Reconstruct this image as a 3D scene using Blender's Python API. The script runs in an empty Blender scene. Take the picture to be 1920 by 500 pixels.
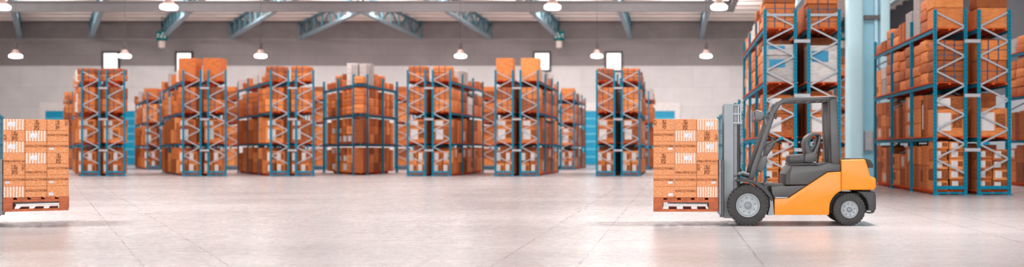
import bpy, bmesh, math, random
from mathutils import Vector, Matrix
R = math.radians
PI = math.pi
C = bpy.context.scene.collection
random.seed(7)

# ------------------------------------------------------------------ materials
def nodes(name):
    m = bpy.data.materials.new(name)
    m.use_nodes = True
    nt = m.node_tree
    return m, nt, nt.nodes['Principled BSDF']

def N(nt, typ, **kw):
    n = nt.nodes.new(typ)
    for k, v in kw.items():
        if k in n.inputs:
            n.inputs[k].default_value = v
        else:
            setattr(n, k, v)
    return n

def lin(c):
    return tuple((x / 12.92 if x <= .04045 else ((x + .055) / 1.055) ** 2.4) for x in [y / 255 for y in c]) + (1,)

def ramp(nt, fac, stops):
    r = nt.nodes.new('ShaderNodeValToRGB')
    els = r.color_ramp.elements
    while len(els) < len(stops):
        els.new(.5)
    for e, (p, c) in zip(els, stops):
        e.position = p
        e.color = c
    nt.links.new(fac, r.inputs[0])
    return r

def mixc(nt, fac, a, b, mode='MIX'):
    m = nt.nodes.new('ShaderNodeMix')
    m.data_type = 'RGBA'
    m.blend_type = mode
    for sock, v in ((m.inputs[0], fac), (m.inputs[6], a), (m.inputs[7], b)):
        if hasattr(v, 'is_linked'):
            nt.links.new(v, sock)
        else:
            sock.default_value = v
    return m.outputs[2]

def math_n(nt, op, a, b=None, c=None):
    m = nt.nodes.new('ShaderNodeMath')
    m.operation = op
    for i, v in enumerate((a, b, c)):
        if v is None:
            continue
        if hasattr(v, 'is_linked'):
            nt.links.new(v, m.inputs[i])
        else:
            m.inputs[i].default_value = v
    return m.outputs[0]

def objcoord(nt, scale=(1, 1, 1)):
    t = nt.nodes.new('ShaderNodeTexCoord')
    mp = nt.nodes.new('ShaderNodeMapping')
    mp.inputs['Scale'].default_value = scale
    nt.links.new(t.outputs['Object'], mp.inputs[0])
    return mp.outputs[0]

def noise(nt, vec, scale, detail=3, rough=.55):
    n = N(nt, 'ShaderNodeTexNoise', Scale=scale, Detail=detail, Roughness=rough)
    nt.links.new(vec, n.inputs['Vector'])
    return n.outputs['Fac']

def simple(name, rgb, rough=.5, metal=0.0, var=.12, nscale=6, spec=.5, coat=0):
    m, nt, b = nodes(name)
    c = lin(rgb)
    f = noise(nt, objcoord(nt), nscale)
    lo = tuple(x * (1 - var) for x in c[:3]) + (1,)
    hi = tuple(min(1, x * (1 + var)) for x in c[:3]) + (1,)
    r = ramp(nt, f, [(.3, lo), (.7, hi)])
    nt.links.new(r.outputs[0], b.inputs['Base Color'])
    b.inputs['Roughness'].default_value = rough
    b.inputs['Metallic'].default_value = metal
    b.inputs['Specular IOR Level'].default_value = spec
    if coat:
        b.inputs['Coat Weight'].default_value = coat
        b.inputs['Coat Roughness'].default_value = .15
    return m

def emitter(name, rgb, strength):
    m, nt, b = nodes(name)
    b.inputs['Base Color'].default_value = lin(rgb)
    b.inputs['Emission Color'].default_value = lin(rgb)
    b.inputs['Emission Strength'].default_value = strength
    return m

def carton_mat(name, a, b_, rough=.75, nscale=5, streak=(1, 1, 4), low=.7):
    """Cardboard whose tone differs a little from one box to the next, with fibre streaks."""
    m, nt, b = nodes(name)
    oi = nt.nodes.new('ShaderNodeObjectInfo')
    mid = tuple(x * .4 + y * .6 for x, y in zip(a, b_))
    base = ramp(nt, oi.outputs['Random'], [(0, lin(tuple(min(255, x * 1.05) for x in a))), (.4, lin(mid)), (.7, lin(b_)), (1, lin(tuple(x * low for x in b_)))]).outputs[0]
    f = noise(nt, objcoord(nt, streak), nscale, 5)
    sh = ramp(nt, f, [(.28, (.66, .62, .6, 1)), (.48, (.97, .96, .95, 1)), (.72, (1.12, 1.1, 1.08, 1))]).outputs[0]
    nt.links.new(mixc(nt, 1.0, base, sh, 'MULTIPLY'), b.inputs['Base Color'])
    b.inputs['Roughness'].default_value = rough
    b.inputs['Specular IOR Level'].default_value = .25
    return m

def load_mat(name, mode):
    """Cartons of the two pallet loads: printed, coarse grained orange board."""
    m, nt, b = nodes(name)
    f = noise(nt, objcoord(nt, (5, 5, 34)), 4.5, 4, .72)
    col = ramp(nt, f, [(.27, lin((146, 80, 48))), (.37, lin((200, 118, 68))), (.52, lin((218, 142, 92))), (.66, lin((236, 200, 170)))]).outputs[0]
    if mode == 'striped':
        v = objcoord(nt)
        w = N(nt, 'ShaderNodeTexWave', Scale=7.5, Distortion=.8, Detail=2.0)
        w.bands_direction = 'X'
        nt.links.new(v, w.inputs['Vector'])
        s = ramp(nt, w.outputs['Fac'], [(.32, (0, 0, 0, 1)), (.5, (1, 1, 1, 1))]).outputs[0]
        grain = ramp(nt, f, [(.3, lin((214, 160, 132))), (.55, lin((234, 214, 202)))]).outputs[0]
        col = mixc(nt, s, col, grain)
    nt.links.new(col, b.inputs['Base Color'])
    b.inputs['Roughness'].default_value = .7
    b.inputs['Specular IOR Level'].default_value = .25
    return m

def print_mat(name, dark, paper, scale):
    """Smudged dark printing broken up over the board below it."""
    m, nt, b = nodes(name)
    f = noise(nt, objcoord(nt, (1, 1, 1)), scale, 4, .7)
    r = ramp(nt, f, [(.44, lin(dark)), (.56, lin(paper))])
    nt.links.new(r.outputs[0], b.inputs['Base Color'])
    b.inputs['Roughness'].default_value = .8
    b.inputs['Specular IOR Level'].default_value = .2
    return m

M = {}
M['teal'] = simple('teal rack paint', (0, 120, 148), .5, 0, .1, 9, .12)
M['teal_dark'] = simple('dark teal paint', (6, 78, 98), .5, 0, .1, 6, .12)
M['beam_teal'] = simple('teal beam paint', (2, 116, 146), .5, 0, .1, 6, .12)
M['galv'] = simple('galvanised steel', (164, 167, 174), .5, 0, .12, 14, .3)
M['deck'] = simple('orange stained boards', (206, 84, 36), .7, 0, .3, 3, .2)
M['carton'] = carton_mat('brown cardboard', (220, 142, 84), (196, 108, 58))
M['carton_dark'] = carton_mat('dark brown cardboard', (206, 124, 70), (164, 90, 50))
M['bundle'] = carton_mat('orange wrapping', (220, 136, 76), (196, 106, 54), .6, 3, (1, 1, 5))
M['white_carton'] = carton_mat('white board', (206, 200, 198), (180, 174, 174), .7, low=.92)
M['label'] = simple('white paper label', (206, 200, 200), .6, 0, .12, 20)
M['strap'] = simple('dark blue strap', (52, 62, 88), .5)
M['print'] = print_mat('dark smudged print', (92, 54, 36), (176, 96, 50), 26)
M['printblue'] = simple('blue printed mark', (30, 130, 170), .6)
M['load'] = load_mat('printed orange carton', 'plain')
M['load_striped'] = load_mat('white striped carton', 'striped')
M['load_print'] = print_mat('dark carton stamp', (112, 72, 52), (208, 134, 90), 40)
M['load_tape'] = print_mat('dark printed tape', (130, 84, 58), (200, 126, 82), 34)
M['load_label'] = print_mat('shipping label', (196, 196, 204), (224, 222, 224), 24)
M['pallet'] = simple('pallet wood', (180, 94, 58), .75, 0, .35, 5)
M['pallet_dark'] = simple('pallet block wood', (176, 82, 46), .8, 0, .35, 6)
M['yellow'] = simple('orange yellow truck paint', (232, 134, 10), .35, 0, .02, 2, .35, .15)
M['anth'] = simple('anthracite plastic', (66, 64, 66), .38, 0, .06, 8)
M['dark'] = simple('dark plastic', (50, 49, 51), .5, 0, .1, 8)
M['black'] = simple('black rubber trim', (34, 34, 37), .6)
M['tire'] = simple('tire rubber', (56, 54, 55), .75, 0, .2, 12)
M['rim'] = simple('light grey wheel paint', (150, 157, 162), .4, .1, .06, 8)
M['mast'] = simple('pale grey mast paint', (132, 140, 146), .42, .1, .05, 3)
M['mast_dark'] = simple('grey steel', (112, 114, 118), .45, .4, .15, 10)
M['chrome'] = simple('polished steel', (215, 218, 222), .2, .9, .05)
M['cushion'] = simple('seat vinyl', (76, 74, 76), .55, 0, .08, 5)
M['lens'] = simple('headlight lens', (225, 228, 232), .15, .2)
M['red'] = simple('amber lamp lens', (120, 66, 54), .3)
M['grey_metal'] = simple('mid grey casting', (100, 101, 104), .45, .1, .08, 10)
M['beam'] = simple('grey steel girder', (116, 113, 116), .6, 0, .06, 2)
M['truss_light'] = simple('pale blue steel', (136, 160, 172), .5, 0, .08, 3)
M['truss'] = simple('blue grey steel', (74, 118, 132), .5, 0, .12, 3)
M['ceiling'] = simple('cream roof sheet', (244, 232, 226), .8, 0, .05, .5)
M['clad'] = simple('grey ribbed cladding', (158, 150, 150), .8, 0, .1, 1)
M['clad_dark'] = simple('dark grey cladding', (100, 97, 99), .8, 0, .08, 1)
M['column'] = simple('pale blue column paint', (188, 226, 238), .3, 0, .04, 1.5)
M['column_deep'] = simple('blue column web paint', (150, 206, 226), .35, 0, .06, 1.5)
M['wall_side'] = simple('slate grey wall paint', (76, 81, 88), .8, 0, .1, .6)
M['wall_side_low'] = simple('pale wall paint', (152, 160, 168), .8, 0, .06, .6)
M['frame_white'] = simple('white door surround', (240, 232, 230), .6)
M['door_line'] = simple('pale door seam', (104, 196, 220), .5)
M['door'] = simple('cyan door panel', (0, 158, 200), .45, 0, .06, .8)
M['win_frame'] = simple('dark window frame', (72, 68, 70), .6)
M['sky_glass'] = emitter('daylight behind glass', (250, 248, 250), .62)
M['lamp_glow'] = emitter('lamp glow', (255, 246, 238), 14)
M['lamp_shade'] = simple('pinkish white enamel', (166, 140, 132), .5)
M['lamp_stem'] = simple('dark lamp stem', (58, 52, 52), .6)
M['sign_teal'] = simple('teal sign', (0, 112, 114), .6, 0, .05, 3, .1)
M['sign_white'] = simple('white sign mark', (226, 236, 234), .6)
M['sign_lamp'] = simple('cream lamp housing', (238, 220, 212), .6)
M['grey_box'] = simple('grey cabinet paint', (168, 172, 178), .5)

def wall_blocks(name, rgb, dark, sx, sz):
    m, nt, b = nodes(name)
    t = nt.nodes.new('ShaderNodeTexCoord')
    sep = nt.nodes.new('ShaderNodeSeparateXYZ')
    nt.links.new(t.outputs['Object'], sep.inputs[0])
    comb = nt.nodes.new('ShaderNodeCombineXYZ')
    nt.links.new(sep.outputs[0], comb.inputs[0])
    nt.links.new(sep.outputs[2], comb.inputs[1])
    br = N(nt, 'ShaderNodeTexBrick', Scale=1.0)
    br.inputs['Color1'].default_value = lin(rgb)
    br.inputs['Color2'].default_value = lin(tuple(int(x * .97) for x in rgb))
    br.inputs['Mortar'].default_value = lin(dark)
    br.inputs['Mortar Size'].default_value = .03
    br.inputs['Mortar Smooth'].default_value = .6
    br.inputs['Brick Width'].default_value = sx
    br.inputs['Row Height'].default_value = sz
    nt.links.new(comb.outputs[0], br.inputs['Vector'])
    f = noise(nt, t.outputs['Object'], .5, 4)
    sh = ramp(nt, f, [(.3, (.9, .9, .9, 1)), (.7, (1.04, 1.03, 1.03, 1))]).outputs[0]
    nt.links.new(mixc(nt, 1.0, br.outputs['Color'], sh, 'MULTIPLY'), b.inputs['Base Color'])
    b.inputs['Roughness'].default_value = .85
    return m
M['wall_low'] = wall_blocks('pale block wall', (236, 231, 231), (220, 214, 214), 3.4, 1.75)
M['wall_up'] = wall_blocks('grey block wall', (158, 150, 150), (142, 135, 135), 2.6, 1.1)

SL = -0.6135          # lean of the angled rows: metres sideways per metre of depth

def floor_mat():
    m, nt, b = nodes('polished concrete')
    t = nt.nodes.new('ShaderNodeTexCoord')
    P = t.outputs['Object']
    sep = nt.nodes.new('ShaderNodeSeparateXYZ')
    nt.links.new(P, sep.inputs[0])
    X, Y = sep.outputs[0], sep.outputs[1]
    mp = nt.nodes.new('ShaderNodeMapping')
    mp.inputs['Scale'].default_value = (.34, .8, 1)
    nt.links.new(P, mp.inputs[0])
    big = noise(nt, mp.outputs[0], .45, 5, .6)
    fine = noise(nt, mp.outputs[0], 4.2, 6, .7)
    speck = noise(nt, mp.outputs[0], 9, 3, .6)
    c1 = ramp(nt, big, [(.3, lin((158, 152, 153))), (.7, lin((188, 182, 183)))]).outputs[0]
    c2 = ramp(nt, fine, [(.3, (.86, .85, .85, 1)), (.52, (1, 1, 1, 1)), (.75, (1.04, 1.04, 1.04, 1))]).outputs[0]
    col = mixc(nt, 1.0, c1, c2, 'MULTIPLY')
    s = ramp(nt, speck, [(.27, (1, 1, 1, 1)), (.34, (0, 0, 0, 1))]).outputs[0]
    col = mixc(nt, s, col, lin((150, 134, 134)))
    # saw-cut joints: five straight along the hall and two along the angled rows
    wob = math_n(nt, 'MULTIPLY', math_n(nt, 'SUBTRACT', noise(nt, P, 2.0, 4), .5), .05)
    mask = None
    for a, k in ((-1.02, 0), (-1.93, 0), (.94, 0), (4.6, 0), (5.36, 0), (1.02, SL), (1.93, SL)):
        d = math_n(nt, 'SUBTRACT', math_n(nt, 'SUBTRACT', X, math_n(nt, 'MULTIPLY', Y, k)), a)
        d = math_n(nt, 'ABSOLUTE', math_n(nt, 'ADD', d, wob))
        g = math_n(nt, 'LESS_THAN', d, .009 if k == 0 else .0105)
        if a == .94:
            g = math_n(nt, 'MULTIPLY', g, math_n(nt, 'LESS_THAN', Y, 18.0))
        mask = g if mask is None else math_n(nt, 'MAXIMUM', mask, g)
    brk = ramp(nt, noise(nt, P, 1.3, 4), [(.35, (.25, .25, .25, 1)), (.55, (.85, .85, .85, 1))]).outputs[0]
    mask = math_n(nt, 'MULTIPLY', mask, brk)
    col = mixc(nt, mask, col, lin((112, 98, 98)))
    nt.links.new(col, b.inputs['Base Color'])
    rr = ramp(nt, fine, [(.3, (.31, .31, .31, 1)), (.7, (.24, .24, .24, 1))]).outputs[0]
    nt.links.new(rr, b.inputs['Roughness'])
    b.inputs['Specular IOR Level'].default_value = .5
    bump = N(nt, 'ShaderNodeBump', Strength=.04, Distance=.01)
    nt.links.new(fine, bump.inputs['Height'])
    nt.links.new(bump.outputs[0], b.inputs['Normal'])
    return m
M['floor'] = floor_mat()

# ------------------------------------------------------------------ mesh helpers
class MB:
    """Collects vertices and faces; build() links them as one mesh object."""
    def __init__(s):
        s.v, s.f, s.sm = [], [], []
    def add(s, vs, fs, smooth=False):
        o = len(s.v)
        s.v += [tuple(p) for p in vs]
        s.f += [tuple(o + i for i in f) for f in fs]
        s.sm += [smooth] * len(fs)
        return s
    def box(s, x0, x1, y0, y1, z0, z1, k=0.0):
        vs = [(x + k * y, y, z) for z in (z0, z1) for y in (y0, y1) for x in (x0, x1)]
        return s.add(vs, [(0, 2, 3, 1), (4, 5, 7, 6), (0, 1, 5, 4), (2, 6, 7, 3), (0, 4, 6, 2), (1, 3, 7, 5)])
    def bar(s, a, b, w, h, up=(0, 1, 0)):
        a, b = Vector(a), Vector(b)
        d = (b - a).normalized()
        n = Vector(up)
        n = (n - d * n.dot(d)).normalized()
        t = d.cross(n)
        vs = [p + t * (w / 2 * i) + n * (h / 2 * j) for p in (a, b) for i, j in ((-1, -1), (1, -1), (1, 1), (-1, 1))]
        return s.add(vs, [(3, 2, 1, 0), (4, 5, 6, 7), (0, 1, 5, 4), (1, 2, 6, 5), (2, 3, 7, 6), (3, 0, 4, 7)])
    def tube(s, pts, r, n=10, cap=True):
        pts = [Vector(p) for p in pts]
        rs = r if isinstance(r, (list, tuple)) else [r] * len(pts)
        vs, prev = [], None
        for i, p in enumerate(pts):
            d = (pts[min(i + 1, len(pts) - 1)] - pts[max(i - 1, 0)]).normalized()
            if prev is None:
                prev = Vector((0, 0, 1)) if abs(d.z) < .9 else Vector((0, 1, 0))
            u = (prev - d * prev.dot(d)).normalized()
            w = d.cross(u)
            prev = u
            vs += [p + (u * math.cos(2 * PI * j / n) + w * math.sin(2 * PI * j / n)) * rs[i] for j in range(n)]
        fs = [(i * n + j, i * n + (j + 1) % n, (i + 1) * n + (j + 1) % n, (i + 1) * n + j) for i in range(len(pts) - 1) for j in range(n)]
        s.add(vs, fs, True)
        if cap:
            o = len(s.v) - len(vs)
            s.f += [tuple(o + j for j in range(n))[::-1], tuple(o + (len(pts) - 1) * n + j for j in range(n))]
            s.sm += [False, False]
        return s
    def sweep(s, pts, w, h):
        """A rectangular section (w across the path in its X-Z plane, h along Y) swept along a path in an X-Z plane."""
        pts = [Vector(p) for p in pts]
        vs = []
        for i, p in enumerate(pts):
            d = (pts[min(i + 1, len(pts) - 1)] - pts[max(i - 1, 0)]).normalized()
            n = Vector((-d.z, 0, d.x))
            ww = w[i] if isinstance(w, (list, tuple)) else w
            for a, b in ((-1, 0), (1, 0), (1, 1), (-1, 1)):
                vs.append(p + n * (ww / 2 * a) + Vector((0, h * b, 0)))
        m = len(pts)
        fs = [(i * 4 + j, i * 4 + (j + 1) % 4, i * 4 + 4 + (j + 1) % 4, i * 4 + 4 + j) for i in range(m - 1) for j in range(4)]
        fs += [(3, 2, 1, 0), tuple((m - 1) * 4 + j for j in range(4))]
        return s.add(vs, fs)
    def prism(s, poly, y0, y1):
        """A polygon in X-Z extruded from y0 to y1."""
        n = len(poly)
        vs = [(x, y0, z) for x, z in poly] + [(x, y1, z) for x, z in poly]
        fs = [tuple(range(n)), tuple(range(2 * n - 1, n - 1, -1))] + [(i, i + n, (i + 1) % n + n, (i + 1) % n) for i in range(n)]
        return s.add(vs, fs)
    def lathe(s, prof, n=40, axis='Y', c=(0, 0, 0)):
        """prof: (radius, distance along the axis)."""
        c = Vector(c)
        vs = []
        for r, t in prof:
            for j in range(n):
                a = 2 * PI * j / n
                p = Vector((r * math.cos(a), t, r * math.sin(a))) if axis == 'Y' else Vector((r * math.cos(a), r * math.sin(a), t))
                vs.append(p + c)
        fs = [(i * n + j, i * n + (j + 1) % n, (i + 1) * n + (j + 1) % n, (i + 1) * n + j) for i in range(len(prof) - 1) for j in range(n)]
        return s.add(vs, fs, True)
    def mesh(s, name, mat, bevel=0, seg=2, smooth=False):
        me = bpy.data.meshes.new(name)
        me.from_pydata(s.v, [], s.f)
        for p, q in zip(me.polygons, s.sm):
            p.use_smooth = q
        bm = bmesh.new()
        bm.from_mesh(me)
        bmesh.ops.recalc_face_normals(bm, faces=bm.faces)
        if bevel:
            es = [e for e in bm.edges if len(e.link_faces) == 2 and e.calc_face_angle(0) > R(25)]
            bmesh.ops.bevel(bm, geom=es, offset=bevel, segments=seg, profile=.5, affect='EDGES', clamp_overlap=True)
            if smooth:
                for f in bm.faces:
                    f.smooth = True
        bm.to_mesh(me)
        bm.free()
        if bevel and smooth:
            me.set_sharp_from_angle(angle=R(50))
        elif any(s.sm):
            me.set_sharp_from_angle(angle=R(40))
        me.materials.append(M[mat])
        return me
    def build(s, name, mat, parent=None, bevel=0, seg=2, smooth=False):
        return link(name, s.mesh(name, mat, bevel, seg, smooth), parent)

def link(name, me, parent=None):
    o = bpy.data.objects.new(name, me)
    C.objects.link(o)
    if parent:
        o.parent = parent
    return o

def tag(o, label=None, cat=None, group=None, kind=None):
    for k, v in (('label', label), ('category', cat), ('group', group), ('kind', kind)):
        if v:
            o[k] = v
    return o

def empty(name, loc=(0, 0, 0), rz=0):
    o = bpy.data.objects.new(name, None)
    C.objects.link(o)
    o.location = loc
    o.rotation_euler.z = rz
    o.empty_display_size = .2
    return o

def copy_tree(o, parent=None):
    c = o.copy()
    C.objects.link(c)
    c.parent = parent
    for ch in list(o.children):
        copy_tree(ch, c)
    return c

def structure(o):
    o['kind'] = 'structure'
    return o

# ------------------------------------------------------------------ the hall
BACK = 93.0
structure(MB().box(-70, 26, -6, BACK + .3, -.3, 0).build('floor', 'floor'))
structure(MB().box(-70, 26, 24, BACK + .3, 13.0, 13.2).build('ceiling', 'ceiling'))
for i in range(6):
    structure(MB().box(-70, 26, 78.5 + i * 2.45, 78.62 + i * 2.45, 12.78, 12.995).build('ceiling_purlin', 'ceiling'))
w = MB().box(-70, 26, BACK, BACK + .3, 0, 8.95).build('wall_back', 'wall_low')
structure(w)
structure(MB().box(-70, 26, BACK - .06, BACK + .3, 8.96, 11.35).build('wall_back_upper', 'wall_up'))
cl = MB()
for i in range(9):
    z = 11.36 + i * .182
    cl.add([(x, y, zz) for x in (-70, 26) for y, zz in ((BACK - .04, z), (BACK - .16, z + .05), (BACK - .16, z + .1), (BACK - .04, z + .182))],
           [(0, 1, 5, 4), (1, 2, 6, 5), (2, 3, 7, 6)])
structure(cl.build('wall_back_cladding', 'clad'))
structure(MB().box(-70.3, -70, 20, BACK, 0, 13).build('wall_left', 'wall_low'))
structure(MB().box(18, 18.3, 24, BACK - .2, 4.3, 13).build('wall_right_upper', 'wall_side'))
structure(MB().box(17.97, 18.3, 24, BACK - .2, 0, 4.28).build('wall_right', 'wall_side_low'))
for y in (40.5, 58.5):
    structure(MB().box(17.6, 17.96, y, y + 1.1, 0, 4.25).build('wall_right_pilaster', 'door'))

def window(n, x0, x1, z0, z1):
    o = MB()
    y0, y1, t = BACK - .2, BACK - .07, .17
    o.box(x0, x1, y0, y1, z1 - t, z1).box(x0, x1, y0, y1, z0, z0 + t).box(x0, x0 + t, y0, y1, z0 + t, z1 - t).box(x1 - t, x1, y0, y1, z0 + t, z1 - t)
    f = structure(o.build('window_%d' % n, 'win_frame'))
    MB().box(x0 + t, x1 - t, BACK - .12, BACK - .09, z0 + t, z1 - t).build('glass', 'sky_glass', f)
for n, x in enumerate((-6.33, -12.84, -45.3, -51.95)):
    window(n + 1, x, x + 1.62, 8.4, 10.25)

def door(n, x0, x1, h):
    f = MB()
    y0, y1 = BACK - .14, BACK - .01
    f.box(x0 - .5, x1 + .5, y0, y1, h, h + .75).box(x0 - .5, x0, y0, y1, 0, h).box(x1, x1 + .5, y0, y1, 0, h)
    o = structure(f.build('door_%d' % n, 'frame_white'))
    MB().box(x0, x1, BACK - .08, BACK - .02, .02, h).build('door_panel', 'door', o)
    for i in range(1, 7):
        z = h * i / 7
        MB().box(x0, x1, BACK - .1, BACK - .082, z - .07, z + .07).build('panel_seam', 'door_line', o)
door(1, -8.45, -4.6, 4.85)
door(2, -3.5, .02, 4.85)
door(3, -52.2, -48.55, 4.85)
door(4, -57.1, -53.45, 4.85)

# roof girders and trusses
def girder(x0, y0, x1, y1, z0, z1, w):
    a, b = Vector((x0, y0, 0)), Vector((x1, y1, 0))
    d = (b - a).normalized()
    n = Vector((-d.y, d.x, 0))
    m = MB()
    for (off, hw, za, zb) in ((0, w / 2, z0, z0 + .09), (0, w / 2, z1 - .09, z1), (0, .05, z0 + .09, z1 - .09)):
        vs = [p + n * s + Vector((0, 0, z)) for z in (za, zb) for p in (a, b) for s in (-hw, hw)]
        m.add(vs, [(0, 2, 3, 1), (4, 5, 7, 6), (0, 1, 5, 4), (2, 6, 7, 3), (0, 4, 6, 2), (1, 3, 7, 5)])
    return structure(m.build('ceiling_beam', 'beam'))
girder(-46, 65, 3.75, 65, 10.04, 10.72, .34)
girder(3.58, 64.8, 3.58, 30, 10.04, 10.72, .34)
girder(-46, 64.8, -46 + .6135 * 25, 40, 10.04, 10.72, .34)

def truss(x_wall, y_start, lean):
    """A lattice girder under the roof that meets the back wall at x_wall."""
    o = structure(empty('roof_truss', (x_wall, BACK - .2, 0)))
    zb, zt = 11.45, 12.72
    L = BACK - .2 - y_start
    P = lambda t, z: (-lean * t, -t, z)
    up = (0, 0, 1)
    MB().bar(P(0, zb), P(L, zb), .36, .2, up).build('bottom_chord', 'truss_light', o)
    MB().bar(P(0, zt), P(L, zt), .3, .16, up).build('top_chord', 'truss', o)
    wb = MB()
    n = max(3, int(L / 2.2))
    for i in range(n + 1):
        t = L * i / n
        wb.bar(P(t, zb), P(t, zt), .14, .14, (1, 0, 0))
        if i < n:
            t2 = L * (i + 1) / n
            wb.bar(P(t, zb if i % 2 else zt), P(t2, zt if i % 2 else zb), .11, .11, (1, 0, 0))
    wb.build('lattice', 'truss', o)
for xw, ys in ((-23.0, 75.6), (-16.7, 66), (-10.5, 66), (-4.0, 66), (2.4, 66), (8.7, 66), (15.0, 66)):
    truss(xw, ys, 0)
    if xw < 8:
        truss(-xw + SL * (BACK - .2), ys, SL)

# the pale blue building column with its conduit bracket
col = structure(empty('column', (6.95, 41.0, 0)))
MB().box(0, .64, 0, .9, 0, 13).build('flange', 'column', col, .16, 4, True)
MB().box(.62, 1.34, .35, .8, 0, 13).build('web', 'column_deep', col)
MB().box(1.3, 1.68, 0, .9, 0, 13).build('flange', 'column', col, .05, 2, True)
MB().box(.64, 1.3, .08, .34, 6.5, 6.66).build('bracket', 'clad_dark', col)
MB().box(1.1, 1.22, .2, .345, 0, 13).build('conduit', 'column', col)
eb = empty('electrical_box', (7.64, 41.2, 1.22))
tag(eb, 'grey electrical box fixed low on the pale blue column', 'electrical box')
MB().box(0, .34, 0, .14, 0, .8).build('housing', 'grey_box', eb, .015)
MB().box(.03, .31, -.02, -.001, .04, .76).build('cover', 'grey_box', eb, .008)

# ------------------------------------------------------------------ lamps and signs
def lamp(x, y, z, r):
    o = empty('pendant_lamp', (x, y, z))
    MB().lathe([(r * .24, .42), (r * .36, .38), (r * .46, .3), (r * .62, .2), (r * .74, .11), (r * .74, .105), (r * .55, .18), (r * .2, .36)], 28, 'Z').build('lamp_shade', 'lamp_shade', o)
    MB().lathe([(.001, .1), (r * .85, .09), (r * .97, .055), (r, 0), (r * .97, -.05), (r * .85, -.08), (r * .5, -.1), (.001, -.105)], 28, 'Z').build('diffuser', 'lamp_glow', o)
    MB().lathe([(.001, .84), (.09, .84), (.115, .78), (.115, .4), (.001, .4)], 14, 'Z').build('stem', 'lamp_stem', o)
    MB().tube([(0, 0, .85), (0, 0, 12.98 - z)], .012, 6).build('cable', 'lamp_stem', o)
    return o
far_names = ('above the left pallet', 'above the leftmost rack', 'above the third rack from the left', 'above the third rack left of the forklift',
             'above the rack nearest the forklift', 'beside the rack behind the forklift', 'seen through the rack behind the forklift')
for px_x, nm in zip((-39.9, -33.3, -25.07, -12.97, -4.71, 1.9, 9.5), far_names):
    tag(lamp(px_x, 62.0, 6.95, .35), 'glowing white pendant lamp by the back wall, ' + nm, 'lamp', 'pendant lamps by the back wall')
for x, nm in ((-27.3, 'cut by the left edge of the photo'), (-20.5, 'above the second rack from the left'), (-4.95, 'above the second rack left of the forklift'), (1.8, 'above the forklift mast')):
    tag(lamp(x, 41.5, 7.03, .335), 'large glowing pendant lamp under the grey girder, ' + nm, 'lamp', 'pendant lamps under the girder')

def sign(x, flip, where):
    o = empty('exit_sign', (x, 90.0, 10.9))
    MB().box(-.47, .47, 0, .1, 0, .86).build('panel', 'sign_teal', o, .04)
    s = -1 if flip else 1
    p = MB()
    q = lambda a, b, c, d: p.box(min(a * s, b * s), max(a * s, b * s), -.02, -.001, c, d)
    q(-.36, -.22, .24, .62)
    p.bar((-.1 * s, -.01, .6), (.02 * s, -.01, .42), .1, .018)
    p.bar((.02 * s, -.01, .42), (-.08 * s, -.01, .24), .08, .018)
    p.bar((.02 * s, -.01, .42), (.14 * s, -.01, .3), .08, .018)
    p.lathe([(.001, -.02), (.06, -.02), (.06, -.001)], 12, 'Y', (-.13 * s, 0, .68))
    q(.2, .4, .5, .6)
    p.bar((.26 * s, -.01, .42), (.4 * s, -.01, .28), .07, .018)
    p.build('pictogram', 'sign_white', o)
    MB().lathe([(.001, -.62), (.2, -.62), (.27, -.56), (.28, -.05), (.24, -.005), (.001, -.005)], 24, 'Z', (0, .05, 0)).build('lamp_housing', 'sign_lamp', o)
    MB().tube([(0, .05, .86), (0, .05, 2.1)], .03, 8).build('hanger', 'lamp_stem', o)
    tag(o, 'teal exit sign with cream lamp ' + where, 'sign', 'hanging teal exit signs')
sign(-10.17, False, 'over the second rack left of the forklift')
sign(-45.1, True, 'near the second rack from the left')
sign(14.8, False, 'between the column and the rack behind the forklift')

# ------------------------------------------------------------------ pallet racks
H = 5.12
LV = (.12, 1.62, 3.12, 4.62)      # top of the boards at each level
BAY = 2.8
FR = ((0.0, .93), (1.21, 2.14))   # the two back-to-back rows

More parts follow.
